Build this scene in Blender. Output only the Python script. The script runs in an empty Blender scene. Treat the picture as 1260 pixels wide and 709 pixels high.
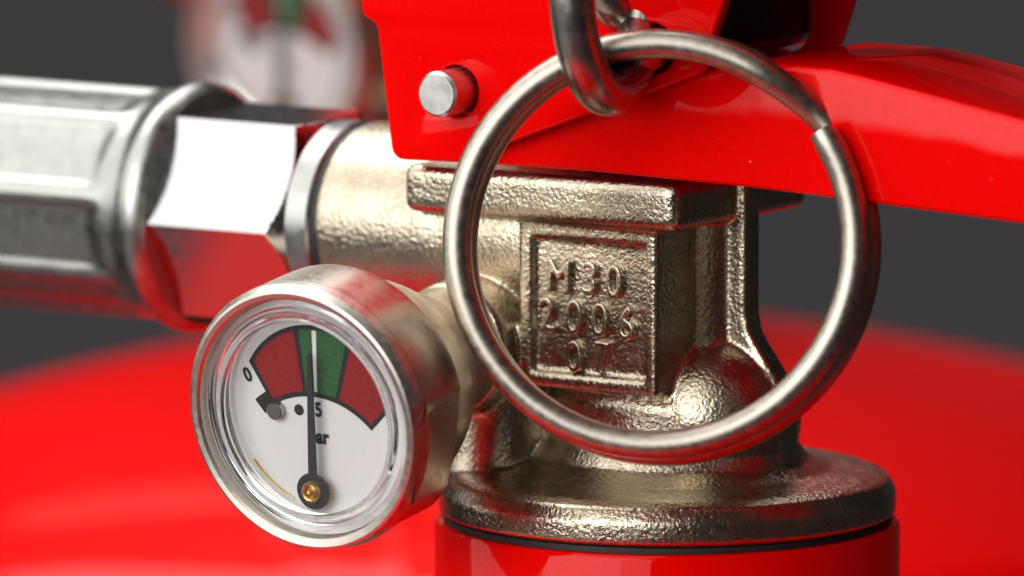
import bpy, bmesh, math, random
from mathutils import Vector, Matrix
from math import sin, cos, pi, radians, sqrt, atan2
random.seed(4)
MM = 0.001
H = 0.423            # height of the valve-flange seat above the table (m)
YAW = radians(33)    # how far the extinguisher is turned from the camera
scene = bpy.context.scene
col = scene.collection

# ------------------------------------------------------------------ camera
cd = bpy.data.cameras.new('camera')
cam = bpy.data.objects.new('camera', cd); col.objects.link(cam)
PITCH = radians(7.7)
cam.location = (-0.01364286, -0.69105158, 0.11329146 + H)
cam.rotation_euler = (pi / 2 - PITCH, 0, 0)
cd.sensor_width = 36.0; cd.lens = 280.0
cd.clip_start = 0.02; cd.clip_end = 50.0
cd.dof.use_dof = True
cd.dof.focus_distance = 0.684
cd.dof.aperture_fstop = 23.0
cd.dof.aperture_blades = 0
scene.camera = cam
scene.render.resolution_x = 1024; scene.render.resolution_y = 576

# ------------------------------------------------------------------ world and lamps
world = bpy.data.worlds.new('World'); scene.world = world; world.use_nodes = True
bg = world.node_tree.nodes['Background']
bg.inputs['Color'].default_value = (0.95, 1.0, 0.9, 1); bg.inputs['Strength'].default_value = 0.03

def area(name, d, dist, sx, sy, power, colr=(1, 1, 1), target=(0, 0, H + 0.02)):
    l = bpy.data.lights.new(name, 'AREA'); l.shape = 'RECTANGLE'; l.size = sx; l.size_y = sy
    l.energy = power; l.color = colr
    o = bpy.data.objects.new(name, l); col.objects.link(o)
    d = Vector(d).normalized()
    o.location = Vector(target) + d * dist
    o.rotation_euler = (-d).to_track_quat('-Z', 'Y').to_euler()
    return o
area('key_softbox', (-0.78, -0.26, 0.60), 0.60, 1.2, 0.9, 6.2, (1, 0.985, 0.96))
area('top_softbox', (-0.18, 0.42, 0.88), 0.80, 0.75, 0.7, 6.0)
area('front_softbox', (-0.60, -0.78, 0.30), 0.90, 0.9, 0.6, 4.8)
area('low_fill', (-0.80, -0.30, -0.52), 0.62, 0.6, 0.3, 0.12)  # unseen fill lamp, added to lighten reflections low on the sleeve

scene.view_settings.view_transform = 'Standard'
scene.view_settings.look = 'None'
scene.view_settings.exposure = 0.10
scene.view_settings.gamma = 1.0
scene.view_settings.use_curve_mapping = False

# ------------------------------------------------------------------ materials
def new_mat(name):
    m = bpy.data.materials.new(name); m.use_nodes = True
    nt = m.node_tree
    return m, nt, nt.nodes['Principled BSDF']

def setp(b, **k):
    names = dict(col='Base Color', met='Metallic', rough='Roughness', coat='Coat Weight', coatr='Coat Roughness', spec='Specular IOR Level', aniso='Anisotropic')
    for a, v in k.items():
        if a == 'col': v = (*v, 1)
        b.inputs[names[a]].default_value = v

def coords(nt):
    t = nt.nodes.new('ShaderNodeTexCoord'); return t.outputs['Object']

def noise(nt, vec, scale, detail=3, rough=0.5, dist=0.0):
    n = nt.nodes.new('ShaderNodeTexNoise'); n.inputs['Scale'].default_value = scale
    n.inputs['Detail'].default_value = detail; n.inputs['Roughness'].default_value = rough
    n.inputs['Distortion'].default_value = dist
    nt.links.new(vec, n.inputs['Vector']); return n.outputs['Fac']

def bump(nt, h, dist, strength=1.0, prev=None):
    b = nt.nodes.new('ShaderNodeBump'); b.inputs['Distance'].default_value = dist; b.inputs['Strength'].default_value = strength
    nt.links.new(h, b.inputs['Height'])
    if prev: nt.links.new(prev, b.inputs['Normal'])
    return b.outputs['Normal']

def ramp(nt, fac, stops):
    r = nt.nodes.new('ShaderNodeValToRGB'); nt.links.new(fac, r.inputs['Fac'])
    e = r.color_ramp.elements
    while len(e) < len(stops): e.new(0.5)
    for i, (p, c) in enumerate(stops):
        e[i].position = p; e[i].color = (*c, 1) if len(c) == 3 else c
    return r.outputs['Color']

def scaled(nt, vec, s):
    m = nt.nodes.new('ShaderNodeMapping'); m.inputs['Scale'].default_value = s
    nt.links.new(vec, m.inputs['Vector']); return m.outputs['Vector']

def mat_cast(name='nickel_plated_casting', amt=1.0):
    m, nt, b = new_mat(name); setp(b, met=1.0)
    v = coords(nt)
    n1 = noise(nt, v, 2850, 2, 0.5, 0.2); n2 = noise(nt, v, 420, 2, 0.5); n3 = noise(nt, v, 4200, 1)
    nt.links.new(ramp(nt, n2, [(0.3, (0.41, 0.345, 0.25)), (0.7, (0.52, 0.45, 0.35))]), b.inputs['Base Color'])
    rr = ramp(nt, noise(nt, v, 900, 3), [(0.3, (0.20,) * 3), (0.75, (0.32,) * 3)])
    nt.links.new(rr, b.inputs['Roughness'])
    x = bump(nt, n2, 0.00012, 0.25 * amt); x = bump(nt, n1, 0.00012, 0.7 * amt, x); x = bump(nt, n3, 0.00003, 0.5, x)
    nt.links.new(x, b.inputs['Normal'])
    return m

def mat_metal(name, c, rough, bscale=0, bdist=0, var=0.0, stretch=None, rvar=0.08):
    m, nt, b = new_mat(name); setp(b, met=1.0, col=c, rough=rough)
    v = coords(nt)
    if stretch: v = scaled(nt, v, stretch)
    f = noise(nt, v, bscale or 600, 4, 0.6)
    if var:
        lo = tuple(x * (1 - var) for x in c); hi = tuple(min(1, x * (1 + var)) for x in c)
        nt.links.new(ramp(nt, f, [(0.3, lo), (0.7, hi)]), b.inputs['Base Color'])
    nt.links.new(ramp(nt, f, [(0.25, (max(.02, rough - rvar),) * 3), (0.75, (rough + rvar,) * 3)]), b.inputs['Roughness'])
    if bdist: nt.links.new(bump(nt, f, bdist, 0.6), b.inputs['Normal'])
    return m

def mat_red(name='gloss_red_paint', c=(0.74, 0.0006, 0.0004)):
    m, nt, b = new_mat(name); setp(b, col=c, rough=0.45, spec=0.06, coat=0.30, coatr=0.03)
    b.inputs['Specular Tint'].default_value = (1.0, 0.15, 0.1, 1)
    v = coords(nt)
    n = noise(nt, v, 160, 2); n2 = noise(nt, v, 2600, 3)
    nt.links.new(ramp(nt, n2, [(0.3, tuple(x * 0.94 for x in c)), (0.75, tuple(min(1, x * 1.04) for x in c))]), b.inputs['Base Color'])
    d = noise(nt, v, 1700, 2, 0.6)
    dm = nt.nodes.new('ShaderNodeMapRange'); dm.inputs['From Min'].default_value = 0.755; dm.inputs['From Max'].default_value = 0.79
    nt.links.new(d, dm.inputs['Value'])
    mx = nt.nodes.new('ShaderNodeMix'); mx.data_type = 'RGBA'
    src = b.inputs['Base Color'].links[0].from_socket
    nt.links.new(dm.outputs['Result'], mx.inputs['Factor']); nt.links.new(src, mx.inputs[6]); mx.inputs[7].default_value = (0.75, 0.30, 0.26, 1)
    nt.links.new(mx.outputs[2], b.inputs['Base Color'])
    x = bump(nt, n, 0.00004, 0.5)
    nt.links.new(x, b.inputs['Coat Normal']); nt.links.new(x, b.inputs['Normal'])
    return m

def mat_flat(name, c, rough=0.5, spec=0.5, speck=0.0, scale=3000):
    m, nt, b = new_mat(name); setp(b, col=c, rough=rough, spec=spec)
    v = coords(nt); f = noise(nt, v, scale, 3)
    s = 0.05 + speck
    nt.links.new(ramp(nt, f, [(0.3, tuple(x * (1 - s) for x in c)), (0.72, tuple(min(1, x * (1 + s)) for x in c))]), b.inputs['Base Color'])
    return m

def mat_window():
    m = bpy.data.materials.new('clear_lens'); m.use_nodes = True; nt = m.node_tree
    nt.nodes.clear()
    o = nt.nodes.new('ShaderNodeOutputMaterial'); t = nt.nodes.new('ShaderNodeBsdfTransparent')
    t.inputs['Color'].default_value = (0.98, 0.985, 0.98, 1)
    g = nt.nodes.new('ShaderNodeBsdfGlossy'); g.inputs['Roughness'].default_value = 0.02
    f = nt.nodes.new('ShaderNodeFresnel'); f.inputs['IOR'].default_value = 1.33
    x = nt.nodes.new('ShaderNodeMixShader')
    nt.links.new(f.outputs[0], x.inputs[0]); nt.links.new(t.outputs[0], x.inputs[1]); nt.links.new(g.outputs[0], x.inputs[2])
    nt.links.new(x.outputs[0], o.inputs[0])
    return m

def mat_glass():
    m, nt, b = new_mat('clear_plastic_rim')
    setp(b, col=(0.97, 0.975, 0.97), rough=0.03)
    b.inputs['Transmission Weight'].default_value = 1.0; b.inputs['IOR'].default_value = 1.45
    return m

M = dict(
    cast=mat_cast(), letter=mat_cast('worn_nickel_lettering', 0.22), red=mat_red(),
    gauge=mat_metal('tumbled_nickel', (0.54, 0.475, 0.39), 0.33, 1300, 0.000010, 0.05),
    bezel=mat_metal('turned_nickel', (0.58, 0.535, 0.475), 0.38, 1600, 0.000012, 0.08, (1, 1, 1)),
    zinc=mat_metal('zinc_plated_steel', (0.38, 0.385, 0.362), 0.32, 700, 0.000012, 0.07),
    nut=mat_metal('machined_nut_steel', (0.52, 0.525, 0.53), 0.17, 1300, 0.000005, 0.035),
    ring=mat_metal('drawn_steel_wire', (0.37, 0.335, 0.28), 0.37, 1300, 0.000025, 0.18),
    loop=mat_metal('dark_steel_wire', (0.40, 0.365, 0.33), 0.28, 500, 0.00001, 0.10),
    rivet=mat_metal('rivet_steel', (0.60, 0.59, 0.56), 0.32, 900, 0.000004, 0.05),
    brass=mat_metal('pivot_brass', (0.80, 0.56, 0.24), 0.36, 600, 0.000004, 0.04),
    black=mat_flat('black_print', (0.018, 0.017, 0.02), 0.45),
    needle=mat_flat('needle_black', (0.03, 0.03, 0.033), 0.5, speck=0.2),
    gap_shade=mat_flat('gap_shade_black', (0.006, 0.006, 0.006), 0.35, 0.3),  # near-black that puts the lever gap's shade into its filler parts
    gasket=mat_flat('black_rubber', (0.012, 0.012, 0.012), 0.6),
    dial=mat_flat('dial_white', (0.87, 0.87, 0.86), 0.4, speck=-0.035),
    dred=mat_flat('dial_red', (0.31, 0.002, 0.004), 0.5, speck=0.18),
    dgreen=mat_flat('dial_green', (0.026, 0.12, 0.03), 0.5, speck=0.25),
    lens=mat_window(), glass=mat_glass(),
    backdrop=mat_flat('grey_backdrop', (0.085, 0.081, 0.087), 0.9, 0.1, scale=6),
)

# ------------------------------------------------------------------ mesh helpers (all in mm, local u,v,w)
def mk(name, geo, mat, parent=None, smooth=True, dz=0.0, angle=35):
    v, f = geo
    me = bpy.data.meshes.new(name)
    me.from_pydata([(x * MM, y * MM, z * MM + dz) for x, y, z in v], [], f)
    bm = bmesh.new(); bm.from_mesh(me); bmesh.ops.recalc_face_normals(bm, faces=bm.faces); bm.to_mesh(me); bm.free()
    me.materials.append(mat)
    if smooth:
        me.shade_smooth(); me.set_sharp_from_angle(angle=radians(angle))
    o = bpy.data.objects.new(name, me); col.objects.link(o)
    if parent: o.parent = parent
    return o

def joing(*gs):
    V, F = [], []
    for v, f in gs:
        n = len(V); V += list(v); F += [tuple(i + n for i in q) for q in f]
    return V, F

def lathe(prof, n=96, fn=None, closed=False, sweep=None):
    """prof: (r,h). fn maps (x,y,h) to local coords."""
    V, F = [], []
    fn = fn or (lambda x, y, h: (x, y, h))
    m = len(prof)
    for k in range(n):
        a = 2 * pi * k / n
        for r, h in prof: V.append(fn(r * cos(a), r * sin(a), h))
    for k in range(n):
        k2 = (k + 1) % n
        for i in range(m if closed else m - 1):
            j = (i + 1) % m
            F.append((k * m + i, k * m + j, k2 * m + j, k2 * m + i))
    if not closed:
        for e in (0, m - 1):
            if prof[e][0] > 1e-6: F.append(tuple(k * m + e for k in range(n)))
    return V, F

def along_u(w0, v0=0.0): return lambda x, y, h: (h, v0 + x, w0 + y)
def along_v(u0, w0): return lambda x, y, h: (u0 + x, h, w0 + y)

def box(u0, u1, v0, v1, w0, w1, bev=0.0, seg=3):
    bm = bmesh.new(); bmesh.ops.create_cube(bm, size=1.0)
    for q in bm.verts:
        q.co = ((u0 + u1) / 2 + q.co.x * (u1 - u0), (v0 + v1) / 2 + q.co.y * (v1 - v0), (w0 + w1) / 2 + q.co.z * (w1 - w0))
    if bev: bmesh.ops.bevel(bm, geom=bm.edges[:], offset=bev, segments=seg, profile=0.5, affect='EDGES')
    return from_bm(bm)

def from_bm(bm):
    bm.verts.index_update()
    r = ([tuple(q.co) for q in bm.verts], [tuple(q.index for q in f.verts) for f in bm.faces]); bm.free(); return r

def prism_uw(poly, v0, v1, bev=0.0, seg=2):
    bm = bmesh.new()
    a = [bm.verts.new((p[0], v0, p[1])) for p in poly]; f = bm.faces.new(a)
    r = bmesh.ops.extrude_face_region(bm, geom=[f])
    bmesh.ops.translate(bm, vec=(0, v1 - v0, 0), verts=[e for e in r['geom'] if isinstance(e, bmesh.types.BMVert)])
    if bev: bmesh.ops.bevel(bm, geom=bm.edges[:], offset=bev, segments=seg, profile=0.5, affect='EDGES')
    return from_bm(bm)

def tube(path, r, n=16, closed=False, taper=None, cap_round=False):
    P = [Vector(p) for p in path]; V, F = [], []; N = len(P)
    def tan(i):
        if closed: return (P[(i + 1) % N] - P[i - 1]).normalized()
        return (P[min(i + 1, N - 1)] - P[max(i - 1, 0)]).normalized()
    t = tan(0); nrm = t.orthogonal().normalized()
    for i in range(N):
        t = tan(i); nrm = (nrm - t * nrm.dot(t)).normalized(); b = t.cross(nrm)
        rr = r * (taper[i] if taper else 1)
        for k in range(n):
            a = 2 * pi * k / n; V.append(tuple(P[i] + (nrm * cos(a) + b * sin(a)) * rr))
    for i in range(N if closed else N - 1):
        j = (i + 1) % N
        for k in range(n):
            k2 = (k + 1) % n; F.append((i * n + k, i * n + k2, j * n + k2, j * n + k))
    if not closed: F.append(tuple(range(n))); F.append(tuple((N - 1) * n + k for k in range(n)))
    return V, F

def fillet(poly, radii, seg=6):
    """round the corners of a closed polygon of (x,y)"""
    out = []; n = len(poly)
    for i, p in enumerate(poly):
        r = radii[i] if isinstance(radii, (list, tuple)) else radii
        p = Vector(p); a = (Vector(poly[i - 1]) - p); b = (Vector(poly[(i + 1) % n]) - p)
        if r <= 0: out.append(tuple(p)); continue
        la, lb = a.length, b.length; a.normalize(); b.normalize()
        ang = a.angle(b); d = min(r / math.tan(ang / 2), 0.48 * la, 0.48 * lb); rr = d * math.tan(ang / 2)
        c = p + (a + b).normalized() * (rr / sin(ang / 2))
        s, e = p + a * d - c, p + b * d - c
        a0 = atan2(s.y, s.x); a1 = atan2(e.y, e.x); da = (a1 - a0 + pi) % (2 * pi) - pi
        for k in range(seg + 1):
            t = a0 + da * k / seg; out.append((c.x + rr * cos(t), c.y + rr * sin(t)))
    return out

def circle(cx, cy, r, n=32): return [(cx + r * cos(2 * pi * k / n), cy + r * sin(2 * pi * k / n)) for k in range(n)]

def evaluated(o):
    dg = bpy.context.evaluated_depsgraph_get(); dg.update()
    e = o.evaluated_get(dg); me = e.to_mesh()
    g = ([tuple(v.co) for v in me.vertices], [tuple(p.vertices) for p in me.polygons]); e.to_mesh_clear(); return g

def plate(loops, v0, v1, bev):
    """flat sheet in the u-w plane with outline loops[0] and holes loops[1:], between depths v0..v1"""
    c = bpy.data.curves.new('tmp', 'CURVE'); c.dimensions = '2D'; c.fill_mode = 'BOTH'
    c.extrude = (v1 - v0) / 2 - bev; c.bevel_depth = bev; c.bevel_resolution = 2; c.offset = -bev
    for lp in loops:
        s = c.splines.new('POLY'); s.points.add(len(lp) - 1); s.use_cyclic_u = True
        for q, (x, y) in zip(s.points, lp): q.co = (x, y, 0, 1)
    o = bpy.data.objects.new('tmp', c); col.objects.link(o)
    V, F = evaluated(o)
    bpy.data.objects.remove(o); bpy.data.curves.remove(c)
    m = (v0 + v1) / 2
    bm = bmesh.new(); me = bpy.data.meshes.new('t'); me.from_pydata([(x, m - z, y) for x, y, z in V], [], F)
    bm.from_mesh(me); bmesh.ops.remove_doubles(bm, verts=bm.verts, dist=0.003); bpy.data.meshes.remove(me)
    return from_bm(bm)

def text_geo(s, size, ext, bev, fn, offset=0.0, spacing=1.0):
    c = bpy.data.curves.new('tmp', 'FONT'); c.body = s; c.size = size; c.extrude = ext; c.bevel_depth = bev; c.bevel_resolution = 2
    c.offset = offset; c.align_x = 'CENTER'; c.align_y = 'CENTER'; c.space_character = spacing; c.resolution_u = 5
    o = bpy.data.objects.new('tmp', c); col.objects.link(o)
    V, F = evaluated(o); bpy.data.objects.remove(o); bpy.data.curves.remove(c)
    return [fn(*p) for p in V], F

def remeshed(geo, voxel, smooth_it, fac=0.5):
    me = bpy.data.meshes.new('tmp'); me.from_pydata(geo[0], [], geo[1])
    bm = bmesh.new(); bm.from_mesh(me); bmesh.ops.recalc_face_normals(bm, faces=bm.faces); bm.to_mesh(me); bm.free()
    o = bpy.data.objects.new('tmp', me); col.objects.link(o)
    r = o.modifiers.new('r', 'REMESH'); r.mode = 'VOXEL'; r.voxel_size = voxel
    s = o.modifiers.new('s', 'SMOOTH'); s.factor = fac; s.iterations = smooth_it
    g = evaluated(o); bpy.data.objects.remove(o); bpy.data.meshes.remove(me); return g

def tag(o, label=None, cat=None, group=None, kind=None):
    for k, v in (('label', label), ('category', cat), ('group', group), ('kind', kind)):
        if v: o[k] = v
    return o

# ------------------------------------------------------------------ setting
def setting():
    # one seamless sweep: table, curve, wall
    prof = [(-1.6, 0)] + [(0.75 + 0.35 * sin(t), 0.35 - 0.35 * cos(t)) for t in [radians(a) for a in range(0, 91, 9)]] + [(1.1, 2.2)]
    V, F = [], []
    for i, (y, z) in enumerate(prof):
        V += [(-2.2, y, z), (2.2, y, z)]
        if i: F.append((2 * i - 2, 2 * i - 1, 2 * i + 1, 2 * i))
    o = mk('backdrop', ([(x / MM, y / MM, z / MM) for x, y, z in V], F), M['backdrop'])
    tag(o, 'plain dark grey seamless backdrop sweeping up behind the extinguishers', None, None, 'structure')
setting()

# ------------------------------------------------------------------ fire extinguisher
BR = 100.0                  # body radius
def body_geo(h_mm, R):
    """cylinder standing on the table with a low dome; dome top at -20 mm below the flange"""
    base = -h_mm; top = -22.4
    # torispherical head: flat crown, tight knuckle
    Rc, kn = 238.0, 14.0; rk = R - kn
    phi = math.asin(rk / (Rc - kn)); zc = top - Rc; zk = zc + (Rc - kn) * cos(phi)
    prof = [(0, base + 6), (R * 0.80, base + 4), (R - 4, base), (R - 1.2, base + 1.2), (R, base + 4)]
    prof += [(rk + kn * cos(radians(a)), zk + kn * sin(radians(a))) for a in range(0, int(90 - math.degrees(phi)), 4)]
    prof += [(Rc * sin(phi * k / 16), zc + Rc * cos(phi * k / 16)) for k in range(16, 3, -1)]
    prof += [(0, zc + Rc * cos(phi * 3 / 16))]
    return lathe(prof, 128)

def casting():
    L = lathe([(0, 0), (19.5, 0), (20.1, 0.4), (20.1, 2.2), (19.4, 3.4), (18.2, 3.8), (14.6, 4.3), (13.0, 5.2), (12.0, 7.0), (11.8, 10.4),
               (11.0, 11.6), (9.6, 13.0), (8.0, 14.2), (7.2, 15.4), (7.0, 17.5), (7.0, 29), (0, 29)], 128)
    L = ([(x, y if (x * x + y * y) > 230 else y * (0.76 + 0.24 * max(0, min(1, (sqrt(x * x + y * y) - 11.9) / 3.2)))  , z) for x, y, z in L[0]], L[1])
    fin = prism_uw([(2, 3), (12.6, 3), (12.6, 10.6), (12.4, 11.6), (11.9, 12.7), (11.0, 14.0), (9.7, 15.7), (9.0, 16.9), (8.7, 18.4), (8.7, 30.0), (2, 30)], -1.3, 1.3)
    rail = box(-20.6, 7.7, -11.1, 11.1, 26.35, 30.6, 1.0, 4)
    pf, pb = -10.0, -9.25
    pad = joing(box(-9.1, 5.0, pb, -1, 11.8, 26.6),
                box(-9.1, -7.75, pf, -1.5, 11.8, 26.6), box(3.95, 5.0, pf, -1.5, 11.8, 26.6),
                box(-9.1, 5.0, pf, -1.5, 25.0, 26.6), box(-9.1, 5.0, pf, -1.5, 11.8, 12.9),
                prism_uw([(-8, 12.5), (4.2, 12.5), (4.2, 13.2), (-8, 13.2)], -9.6, -2))
    pipe = lathe([(0, -31.5), (8.75, -31.5), (8.95, -31.2), (8.9, -20), (8.6, -14), (8.6, -2), (0, -2)], 96, along_u(23.7))
    web = box(-15, 2, -4.5, 5.5, 3.0, 20, 0)
    boss = lathe([(0, 4), (6.2, 4), (6.0, -6), (5.9, -11.7), (5.5, -12.2), (0, -12.2)], 72, along_v(-15.0, 14.7))
    foot = lathe([(0, 2), (6.6, 2), (5.6, 5), (5.2, 8), (5.2, 14), (0, 14)], 48, lambda x, y, h: (-13.4 + x * 0.9, -5.2 + y, h))
    bulge = lathe([(cos(radians(a)), sin(radians(a))) for a in range(-88, 89, 4)], 72, lambda x, y, h: (4.6 + 8.0 * x, -0.3 + 7.9 * y, 8.7 + 7.4 * h))
    g = joing(L, fin, bulge, rail, pad, pipe, web, boss, foot)
    return remeshed(g, 0.22, 7, 0.5)

def make_gauge(root):
    u0, w0, vf = -15.1, 11.3, -34.9
    av = along_v(u0, w0)
    # housing: drum with domed back and wrench flats
    key = [(11.85, 2.0), (11.85, 7.0), (11.6, 7.5), (10.7, 8.1), (10.3, 9.2), (9.9, 10.8), (9.2, 12.8), (8.2, 14.8), (7.2, 16.6), (6.4, 18), (5.9, 19.2), (5.6, 20.5), (5.5, 23.4)]
    prof = [(0, 4.4), (10.6, 4.4), (10.6, 2.1), (11.0, 2.1), (11.6, 2.05)]
    for i in range(len(key) - 1):
        for k in range(5):
            t = k / 5; q0 = key[max(i - 1, 0)]; q1 = key[i]; q2 = key[i + 1]; q3 = key[min(i + 2, len(key) - 1)]
            prof.append(tuple(0.5 * (2 * q1[j] + (q2[j] - q0[j]) * t + (2 * q0[j] - 5 * q1[j] + 4 * q2[j] - q3[j]) * t * t + (3 * q1[j] - q0[j] - 3 * q2[j] + q3[j]) * t ** 3) for j in (0, 1)))
    prof.append(key[-1])
    n = 240; V, F = lathe(prof, n, lambda x, y, h: (x, h, y))
    flats = [(radians(-14), 10.85), (radians(-74), 10.85)]
    W = []
    for x, y, z in V:
        if y > 2.0 and y < 17.8:
            for a, d in flats:
                s = x * cos(a) + z * sin(a)
                if s > d: x -= (s - d) * cos(a); z -= (s - d) * sin(a)
        W.append((u0 + x, vf + y, w0 + z))
    g = mk('pressure_gauge', (W, F), M['gauge'], root, dz=H, angle=28)
    # turned bezel ring in front
    bez = lathe([(10.5, 3.2), (10.5, 0.7), (10.58, 0.35), (10.8, 0.12), (11.2, 0.0), (11.45, 0.1), (11.86, 0.75), (11.88, 1.9), (11.2, 2.0), (11.2, 3.2)], 360,
                lambda x, y, h: (u0 + x, vf + h, w0 + y), closed=True)
    def cut(q):
        x, y, z = q[0] - u0, q[1], q[2] - w0
        for a, d in flats:
            k = x * cos(a) + z * sin(a) - d
            if k > 0 and y > vf + 0.3: x -= k * cos(a); z -= k * sin(a)
        return (u0 + x, y, w0 + z)
    bez = ([cut(q) for q in bez[0]], bez[1])
    bz = mk('bezel', bez, M['bezel'], g, dz=H, angle=25)
    # dial
    dt = 3.0                                   # dial depth behind the bezel face
    dish = lathe([(0, dt), (8.75, dt), (8.9, dt - 0.15), (9.0, dt - 0.4), (10.4, dt - 0.5), (10.4, dt + 0.5), (0, dt + 0.5)], 120, lambda x, y, h: (u0 + x, vf + h, w0 + y))
    mk('dial', dish, M['dial'], g, dz=H)
    dx, dy = u0 - 0.15, w0 - 0.35
    px, py = -0.55, -6.55                      # pivot relative to dial centre
    lay = lambda k: vf + dt - 0.04 - 0.03 * k
    def polar(a0, a1, r0, Rd, k, n=24, r1=None):
        V, F = [], []
        for i in range(n + 1):
            a = a0 + (a1 - a0) * i / n; sx, cx_ = sin(a), cos(a)
            # outer limit: dial circle of radius Rd about the centre
            b = px * sx + py * cx_; c = px * px + py * py - Rd * Rd
            ro = r1 or (-b + sqrt(b * b - c))
            for r in (r0, ro): V.append((dx + px + r * sx, lay(k), dy + py + r * cx_))
        for i in range(n): F.append((2 * i, 2 * i + 1, 2 * i + 3, 2 * i + 2))
        return V, F
    D = radians
    mk('zone_outline', polar(D(-30.0), D(46.5), 8.15, 8.0, 0, 40), M['black'], g, False, H)
    mk('red_zone', polar(D(-27.6), D(-5.2), 8.6, 7.6, 1), M['dred'], g, False, H)
    mk('green_zone', polar(D(-3.0), D(17.2), 8.6, 7.6, 1), M['dgreen'], g, False, H)
    mk('red_zone', polar(D(19.4), D(44.2), 8.6, 7.75, 1), M['dred'], g, False, H)
    mk('setting_mark', polar(D(2.7), D(4.5), 8.65, 7.55, 2, 2), M['dial'], g, False, H)
    mk('zero_mark', polar(D(-38.5), D(-29.0), 8.0, 8, 1, 6, 9.5), M['black'], g, False, H)
    def word(s, x, y, size, rot=0, nm='numeral', off=0.06):
        c, s_ = cos(rot), sin(rot)
        geo = text_geo(s, size, 0.012, 0, lambda X, Y, Z: (dx + x + X * 0.86 * c - Y * s_, lay(1.5) - Z, dy + y + X * 0.86 * s_ + Y * c), off)
        mk(nm, geo, M['black'], g, False, H)
    word('0', -7.0, 3.0, 1.75, radians(22))
    word('15', -0.3, 0.45, 1.75)
    word('bar', -0.15, -1.95, 1.8, nm='unit_lettering')
    def disc(x, y, r, t0, t1, m, nm, n=32, hole=None):
        prof = [(0, t0), (r - 0.08, t0), (r, t0 + 0.08), (r, t1), (0, t1)] if not hole else [(hole, t1), (hole, t0), (r, t0), (r, t1)]
        return mk(nm, lathe(prof, n, lambda X, Y, h: (dx + x + X, vf + h, dy + y + Y), closed=bool(hole)), m, g, dz=H)
    disc(-4.15, 0.15, 0.78, dt - 0.75, dt - 0.02, M['zinc'], 'stop_pin')
    disc(-2.0, 0.3, 0.5, dt - 0.08, dt - 0.02, M['black'], 'dial_hole')
    # curved brass tube edge showing at the lower rim of the dial
    arc = [(u0 + 8.75 * cos(D(a)), vf + dt - 0.1, w0 + 8.75 * sin(D(a))) for a in range(214, 250, 3)]
    mk('spring_tube', tube(arc, 0.09, 8), M['brass'], g, dz=H)
    # needle
    nt_ = 0.95                                 # gap between needle and dial
    ang = D(4.2); c, s = cos(ang), sin(ang)
    out = fillet([(-0.42, 1.2), (-0.24, 12.3), (0.0, 12.55), (0.24, 12.3), (0.46, 1.2)], [0, 0, 0, 0, 0], 1)
    hub = [(1.62 * sin(D(a)), 1.62 * cos(D(a))) for a in range(18, 343, 12)]
    tail = hub
    poly = [(-0.42, 1.5)] + [(-0.24, 12.3), (0.0, 12.5), (0.24, 12.3)] + [(0.44, 1.5)] + tail
    poly = [(px + x * c + y * s, py - x * s + y * c) for x, y in poly]
    nd = plate([[(dx + x, dy + y) for x, y in poly]], vf + dt - nt_ - 0.22, vf + dt - nt_, 0.05)
    mk('needle', nd, M['needle'], g, False, H)
    q = dt - nt_ - 0.75
    mk('pivot_bush', lathe([(0, q + 0.3), (0.45, q + 0.3), (0.55, q + 0.05), (0.68, q), (0.85, q + 0.12), (0.97, q + 0.4), (0.97, dt - 0.02), (0, dt - 0.02)], 48, lambda X, Y, h: (dx + px + X, vf + h, dy + py + Y)), M['brass'], g, dz=H)
    mk('pivot_pin', lathe([(0, q - 0.2), (0.2, q - 0.14), (0.33, q + 0.05), (0.33, q + 0.35), (0, q + 0.35)], 32, lambda X, Y, h: (dx + px + X, vf + h, dy + py + Y)), M['brass'], g, dz=H)
    # lens: window and stepped clear rim
    win = lathe([(0, 0.75), (8.5, 0.82)], 96, lambda x, y, h: (u0 + x, vf + h, w0 + y))
    mk('lens', win, M['lens'], g, dz=H)
    rim = lathe([(8.5, 0.8), (8.62, 0.52), (8.9, 0.5), (9.05, 0.8), (9.3, 0.86), (9.45, 0.62), (9.7, 0.6), (9.85, 0.95), (10.1, 1.0), (10.42, 1.25), (10.42, 2.2), (9.6, 2.3), (9.0, 2.4), (8.6, 1.5)], 128,
                lambda x, y, h: (u0 + x, vf + h, w0 + y), closed=True)
    mk('lens_rim', rim, M['glass'], g, dz=H, angle=40)
    # the whole gauge leans forward a little on its stem
    c0 = Vector((u0 * MM, vf * MM, w0 * MM + H))
    T = Matrix.Translation(c0) @ Matrix.Rotation(radians(8.5), 4, 'X') @ Matrix.Translation(-c0)
    for o in [g] + list(g.children): o.data.transform(T)

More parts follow.
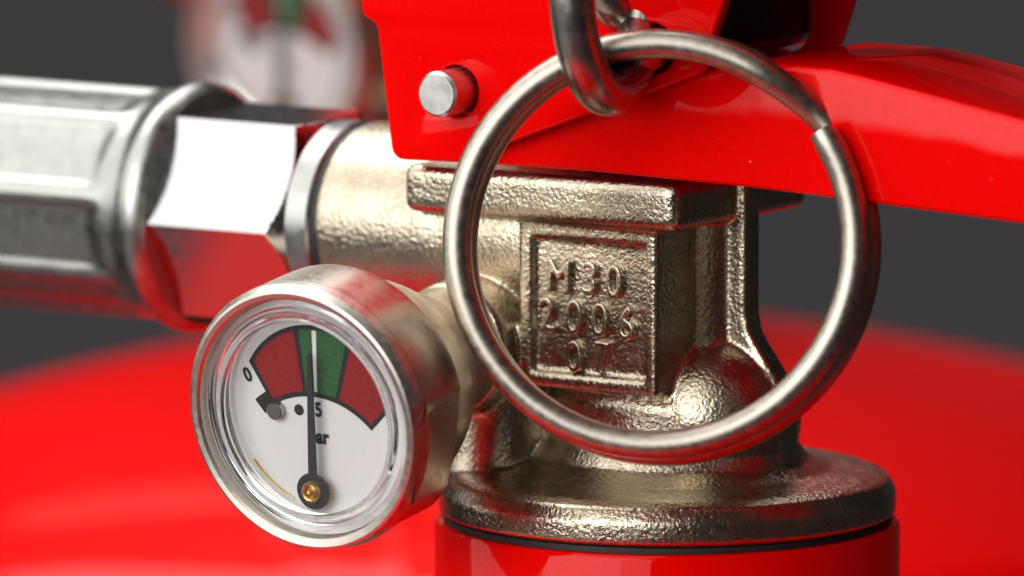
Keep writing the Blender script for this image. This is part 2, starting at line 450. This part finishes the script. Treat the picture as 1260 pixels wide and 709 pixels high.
def make_coupling(root):
    w0 = 23.6; au = along_u(w0); back_off = 1.1
    mk('seal_ring', lathe([(6, -32.15), (8.55, -32.15), (8.7, -32.0), (8.7, -31.5), (6, -31.5)], 80, au), M['gasket'], root, dz=H)
    mk('washer', lathe([(6, -35.6), (8.7, -35.6), (8.95, -35.35), (8.95, -32.4), (8.75, -32.15), (6, -32.15)], 96, au), M['zinc'], root, dz=H)
    # hexagon nut with turned chamfers
    R = 10.45; n = 360; prof = [-53.0, -48, -44, -40, -38, -36.1] + [-36.1 + 0.08 * k for k in range(1, 23)]
    V, F = [], []
    corner = radians(-9 + 7)
    for h in prof:
        lim = R + 0.05 - max(0.0, (h + 35.8)) * 1.25
        for k in range(n):
            a = 2 * pi * k / n
            b = (a - corner) % (pi / 3) - pi / 6
            r = min(R * cos(pi / 6) / cos(b), lim)
            # angle measured from the camera-facing side (-v) upwards
            V.append((h, -r * cos(a), w0 + r * sin(a)))
    for i in range(len(prof) - 1):
        for k in range(n):
            k2 = (k + 1) % n; F.append((i * n + k, i * n + k2, (i + 1) * n + k2, (i + 1) * n + k))
    F.append(tuple(range(n))); F.append(tuple((len(prof) - 1) * n + k for k in range(n)))
    mk('coupling_nut', (V, F), M['nut'], root, dz=H, angle=14)
    # crimped sleeve
    hs = [-47.6, -47.9, -48.4, -49.0, -49.6, -50.2, -50.7, -51.1, -51.5, -51.9, -52.3, -52.7, -53.1, -53.5, -53.9, -54.3, -54.8, -55.4, -56.5, -60, -66, -72, -80, -88, -94, -94.2]
    rs = [10.6, 10.85, 11.25, 11.4, 11.35, 11.1, 10.85, 10.7, 10.6, 10.55] + [10.5] * 14 + [10.3, 6.6]
    hs = [h - back_off for h in hs]
    n = 320; V, F = [], []
    def sm(x): x = max(0, min(1, x)); return x * x * (3 - 2 * x)
    off = radians(3 + 7)
    for h, r0 in zip(hs, rs):
        ax = sm((-53.4 - h) / 2.8)
        for k in range(n):
            a = 2 * pi * k / n
            b = ((a - off) % (pi / 4)) / (pi / 4)       # 0..1 between ridges
            q = min(b, 1 - b)                            # 0 on a ridge
            g = sm((q - 0.035) / 0.17)
            flat = 0.50 + 0.30 * (1 - ((b - 0.5) / 0.5) ** 2)
            r = r0 - ax * g * flat * 0.95
            V.append((h, -r * cos(a), w0 + r * sin(a)))
    for i in range(len(hs) - 1):
        for k in range(n):
            k2 = (k + 1) % n; F.append((i * n + k, i * n + k2, (i + 1) * n + k2, (i + 1) * n + k))
    F.append(tuple(range(n))); F.append(tuple((len(hs) - 1) * n + k for k in range(n)))
    mk('crimp_sleeve', (V, F), M['zinc'], root, dz=H, angle=50)
    path = [(-92, 0, w0), (-100, 0, w0), (-112, 0, w0 - 1)] + [(-112 - 60 * sin(D), 0, w0 - 1 - 60 * (1 - cos(D))) for D in [radians(a) for a in range(10, 91, 10)]] + [(-172, 0, -160), (-170, 0, -300)]
    mk('hose', tube(path, 8.4, 24), M['gasket'], root, dz=H)

def interp(xs, t):
    for (a, b), (c, d) in zip(xs, xs[1:]):
        if t <= c: return b + (d - b) * (t - a) / (c - a)
    return xs[-1][1]

def channel(us, top, bot, v0, v1, th, rad, topfrom=None):
    """inverted-U sheet channel swept along u; section walks outside then inside"""
    V, F = [], []; m = 0
    for u in us:
        wt, wb = interp(top, u), interp(bot, u)
        def walk(a0, a1, t, rr, be):
            s = [(a0 + (0.25 if be else 0), wb - 0.0), (a0, wb + 0.25)]
            s.append((a0, wt - rr - (wt - t) * 0))
            s[-1] = (a0, t - rr)
            for k in range(1, 7):
                q = pi / 2 * k / 6; s.append((a0 + rr - rr * cos(q), t - rr + rr * sin(q)))
            for k in range(0, 6):
                q = pi / 2 * k / 6; s.append((a1 - rr + rr * sin(q), t - rr + rr * cos(q)))
            s += [(a1, t - rr), (a1, wb + 0.25), (a1 - (0.25 if be else 0), wb)]
            return s
        so = walk(v0, v1, wt, rad, True)
        si = walk(v0 + th, v1 - th, wt - th, max(0.2, rad - th * 0.6), False)
        si[0] = (v0 + th - 0.25, wb); si[-1] = (v1 - th + 0.25, wb)
        sec = so + si[::-1]; m = len(sec)
        V += [(u, v, w) for v, w in sec]
    for i in range(len(us) - 1):
        for k in range(m):
            k2 = (k + 1) % m; F.append((i * m + k, i * m + k2, (i + 1) * m + k2, (i + 1) * m + k))
    h = m // 2
    for e in (0, len(us) - 1):
        for k in range(h - 1): F.append((e * m + k, e * m + k + 1, e * m + m - 2 - k, e * m + m - 1 - k))
    return V, F

def make_handles(root):
    # upper bracket cheeks
    out = [(-23.6, 66), (-23.6, 43.6), (-22.0, 43.0), (-20.4, 31.15), (-12.4, 31.35), (-9.0, 33.1), (5.1, 38.25), (11.3, 40.6), (13.5, 47.0), (17, 66)]
    lp = fillet(out, [0, 1.1, 1.1, 1.2, 0.8, 1.0, 3, 1.8, 6, 0], 6)
    holes = [circle(-13.7, 37.55, 2.28), circle(6.4, 42.4, 2.2)]
    mk('bracket_cheek', plate([lp] + holes, -12.9, -11.5, 0.28), M['red'], root, dz=H, angle=40)
    mk('bracket_cheek', plate([lp] + holes, 9.4, 10.8, 0.28), M['red'], root, dz=H, angle=40)
    mk('bracket_bridge', box(-23.0, -21.6, -11.4, 9.3, 46, 64, 0.3), M['red'], root, dz=H)
    # carrying handle: cheeks under the bracket and a channel grip
    us = [-19.2, -10, 0, 8, 11, 13, 15.0, 18, 21, 23.2, 24.0, 24.6, 25.2, 26.2, 29, 34, 42, 52, 64, 80, 98, 110]
    top = [(-19.2, 40.2), (8, 40.2), (15, 41.6), (23.2, 41.5), (24.6, 41.28), (26.2, 41.05), (42, 38.3), (110, 26.5)]
    bot = [(-19.2, 31.1), (0, 31.2), (15, 30.9), (21, 30.66), (42, 29.65), (64, 26.6), (80, 22.6), (110, 14.5)]
    hb = mk('carrying_handle', channel(us, top, bot, -11.3, 9.2, 1.5, 0.6), M['red'], root, dz=H, angle=40)
    # squeeze lever above, inside the bracket
    us2 = [-16, -8, 0, 8, 14, 20, 28, 40, 60, 85, 108]
    t2 = [(-16, 57.5), (8, 58.5), (20, 61.5), (110, 87)]
    b2 = [(-16, 46.5), (8, 47.0), (13, 47.7), (20, 49.2), (110, 74)]
    sl = mk('squeeze_lever', channel(us2, t2, b2, -11.3, 9.2, 1.5, 1.5), M['red'], root, dz=H, angle=40)
    # invented black block and far flange stand in for shade under the lever
    mk('gap_shade_block', box(-6, 9.0, -9.3, 9.2, 41.9, 57.5, 0.5), M['gap_shade'], root, dz=H)
    mk('gap_shade_flange', prism_uw([(-6, 44.0), (4.5, 43.6), (6.0, 43.35), (17.0, 46.1), (26, 48.6), (26, 56), (-6, 56)], 11.1, 12.5, 0.2), M['gap_shade'], sl, dz=H)
    # rivet
    riv = lathe([(0, -15.9), (1.75, -15.9), (2.0, -15.65), (2.02, -12), (2.02, 12), (1.8, 12.6), (0, 12.6)], 48, along_v(-13.75, 37.55))
    rv = mk('rivet', riv, M['rivet'], root, dz=H)

def make_extinguisher():
    root = bpy.data.objects.new('fire_extinguisher', None); col.objects.link(root)
    root.rotation_euler = (0, 0, -YAW)
    mk('cylinder', body_geo(H / MM, BR), M['red'], root, dz=H)
    mk('neck_collar', lathe([(0, -23.6), (21.2, -23.6), (20.8, -21.5), (20.45, -19), (20.45, -0.95), (20.2, -0.55), (19.3, -0.45), (0, -0.45)], 128), M['red'], root, dz=H)
    mk('gasket', lathe([(0, -0.44), (19.7, -0.44), (19.7, 0.05), (0, 0.05)], 96), M['gasket'], root, dz=H)
    vb = mk('valve_body', casting(), M['cast'], root, dz=H, angle=180)
    # raised lettering on the pad, one mesh for each character
    rows = [(21.5, [('M', -5.1), ('3', -1.9), ('0', 0.55)], 3.6), (17.9, [('2', -6.3), ('0', -3.55), ('0', -0.9), ('6', 1.8)], 3.7), (14.6, [('0', -3.5), ('.', -1.9), ('7', -0.75)], 3.4)]
    for w, chars, sz in rows:
        for ch, u in chars:
            ww = w + random.uniform(-.12, .12); rot = random.uniform(-.05, .05)
            yy = -1.4 if ch == '.' else 0
            geo = text_geo(ch, sz * 1.12, 0.6, 0.0, lambda X, Y, Z: (u + X * 0.82 * cos(rot) - Y * sin(rot), -9.3 - Z, ww + yy + X * sin(rot) + Y * cos(rot)), 0.09)
            geo = remeshed(geo, 0.09, 3, 0.5)
            mk('raised_character', geo, M['letter'], vb, True, H, 70)
    make_gauge(root); make_coupling(root); make_handles(root)
    return root

front = make_extinguisher()
tag(front, 'red fire extinguisher whose nickel valve stamped 2006 carries the wire pull ring', 'fire extinguisher', 'fire extinguishers')

def copy_tree(o, parent=None):
    c = o.copy(); col.objects.link(c); c.parent = parent
    for ch in list(o.children): copy_tree(ch, c)
    return c
LIFT = 0.0116
back = copy_tree(front)
tag(back, 'red fire extinguisher without a ring, standing behind the ringed one', 'fire extinguisher')
back.location = (-0.0082, 0.192, 0)
for ch in list(back.children):
    if ch.name.startswith('cylinder'):
        nm = ch.name; bpy.data.objects.remove(ch)
        mk('cylinder', body_geo(H / MM + LIFT / MM, 91.0), M['red'], back, dz=H + LIFT)
    else:
        ch.location.z += LIFT

# ------------------------------------------------------------------ split ring and safety pin (hung loose on the valve)
fwv = Vector((0, cos(PITCH), -sin(PITCH))); rtv = Vector((1, 0, 0)); upv = Vector((0, sin(PITCH), cos(PITCH)))
C0 = Vector(cam.location)
def at(x, y, d):
    """point seen at photograph pixel x,y, d mm behind the valve axis; world mm"""
    z = 0.7 + d * MM; F = 9800.0
    return (C0 + fwv * z + rtv * (z * (x - 630) / F) + upv * (z * (354.5 - y) / F)) / MM

def split_ring():
    c = at(809, 301, -25)
    ax = Vector((sin(radians(9)), cos(radians(9)), -0.16)).normalized()     # from front coil to back coil
    e1 = Vector((0, 0, 1)).cross(ax).normalized() * -1
    if e1.x < 0: e1 = -e1
    e2 = (Vector((0, 0, 1)) - ax * ax.z).normalized()
    R, r = 17.25, 1.25
    pts, tp = [], []
    a0 = 35.5; tot = 335 + 22 + 338
    N = 260
    def sm(x): x = max(0, min(1, x)); return x * x * (3 - 2 * x)
    for i in range(N + 1):
        s = tot * i / N
        k = sm((s - 333) / 26)
        a = radians(a0 - s)
        rad = R - 0.25 + 0.30 * k + 0.02 * sin(3 * a)
        depth = -1.3 + 2.58 * k
        p = c + (e1 * cos(a) + e2 * sin(a)) * rad + ax * depth + (e1 * 0.4 - e2 * 0.2) * k
        pts.append(tuple(p)); tp.append(1.0)
    tp[0] = 0.84; tp[1] = 0.97; tp[-1] = 0.75
    base = c
    o = mk('split_ring', tube([(p[0] - c.x, p[1] - c.y, p[2] - c.z) for p in pts], r, 20, taper=tp), M['ring'])
    o.location = c * MM
    tag(o, 'round double-coil steel wire pull ring hooked through the safety pin eye', 'ring')
split_ring()

def safety_pin():
    root = bpy.data.objects.new('safety_pin', None); col.objects.link(root)
    o0 = at(815, 60, -12); root.location = o0 * MM
    # eye: oval wire loop that the ring hangs in
    c = at(752, -50, -24); a = rtv * 3.5 + Vector((0, 1, 0)) * 7.2; b = upv * 11.4
    pts = [c + a * cos(t) + b * sin(t) for t in [2 * pi * k / 64 for k in range(64)]]
    mk('eye', tube([tuple(p - o0) for p in pts], 1.95, 20, closed=True), M['loop'], root)
    V_ = Vector((sin(YAW), cos(YAW), 0))
    R_ = Matrix.Rotation(-YAW, 3, 'Z')
    hole = R_ @ Vector((6.4, -12.2, 42.4 + H / MM))
    p = [at(728, -30, -19), at(740, -6, -18.5), at(757, 12, -18), at(780, 24, -16.5), hole - V_ * 2.4, hole, hole + V_ * 6, hole + V_ * 26]
    sp = []
    for i in range(len(p) - 1):
        for k in range(6):
            t = k / 6; q0 = p[max(i - 1, 0)]; q1 = p[i]; q2 = p[i + 1]; q3 = p[min(i + 2, len(p) - 1)]
            sp.append(0.5 * ((2 * q1) + (q2 - q0) * t + (2 * q0 - 5 * q1 + 4 * q2 - q3) * t * t + (3 * q1 - q0 - 3 * q2 + q3) * t ** 3))
    sp.append(p[-1])
    mk('shaft', tube([tuple(q - o0) for q in sp], 1.75, 18), M['loop'], root)
    tag(root, 'dark steel safety pin with wire eye pushed through the red bracket', 'safety pin')
safety_pin()
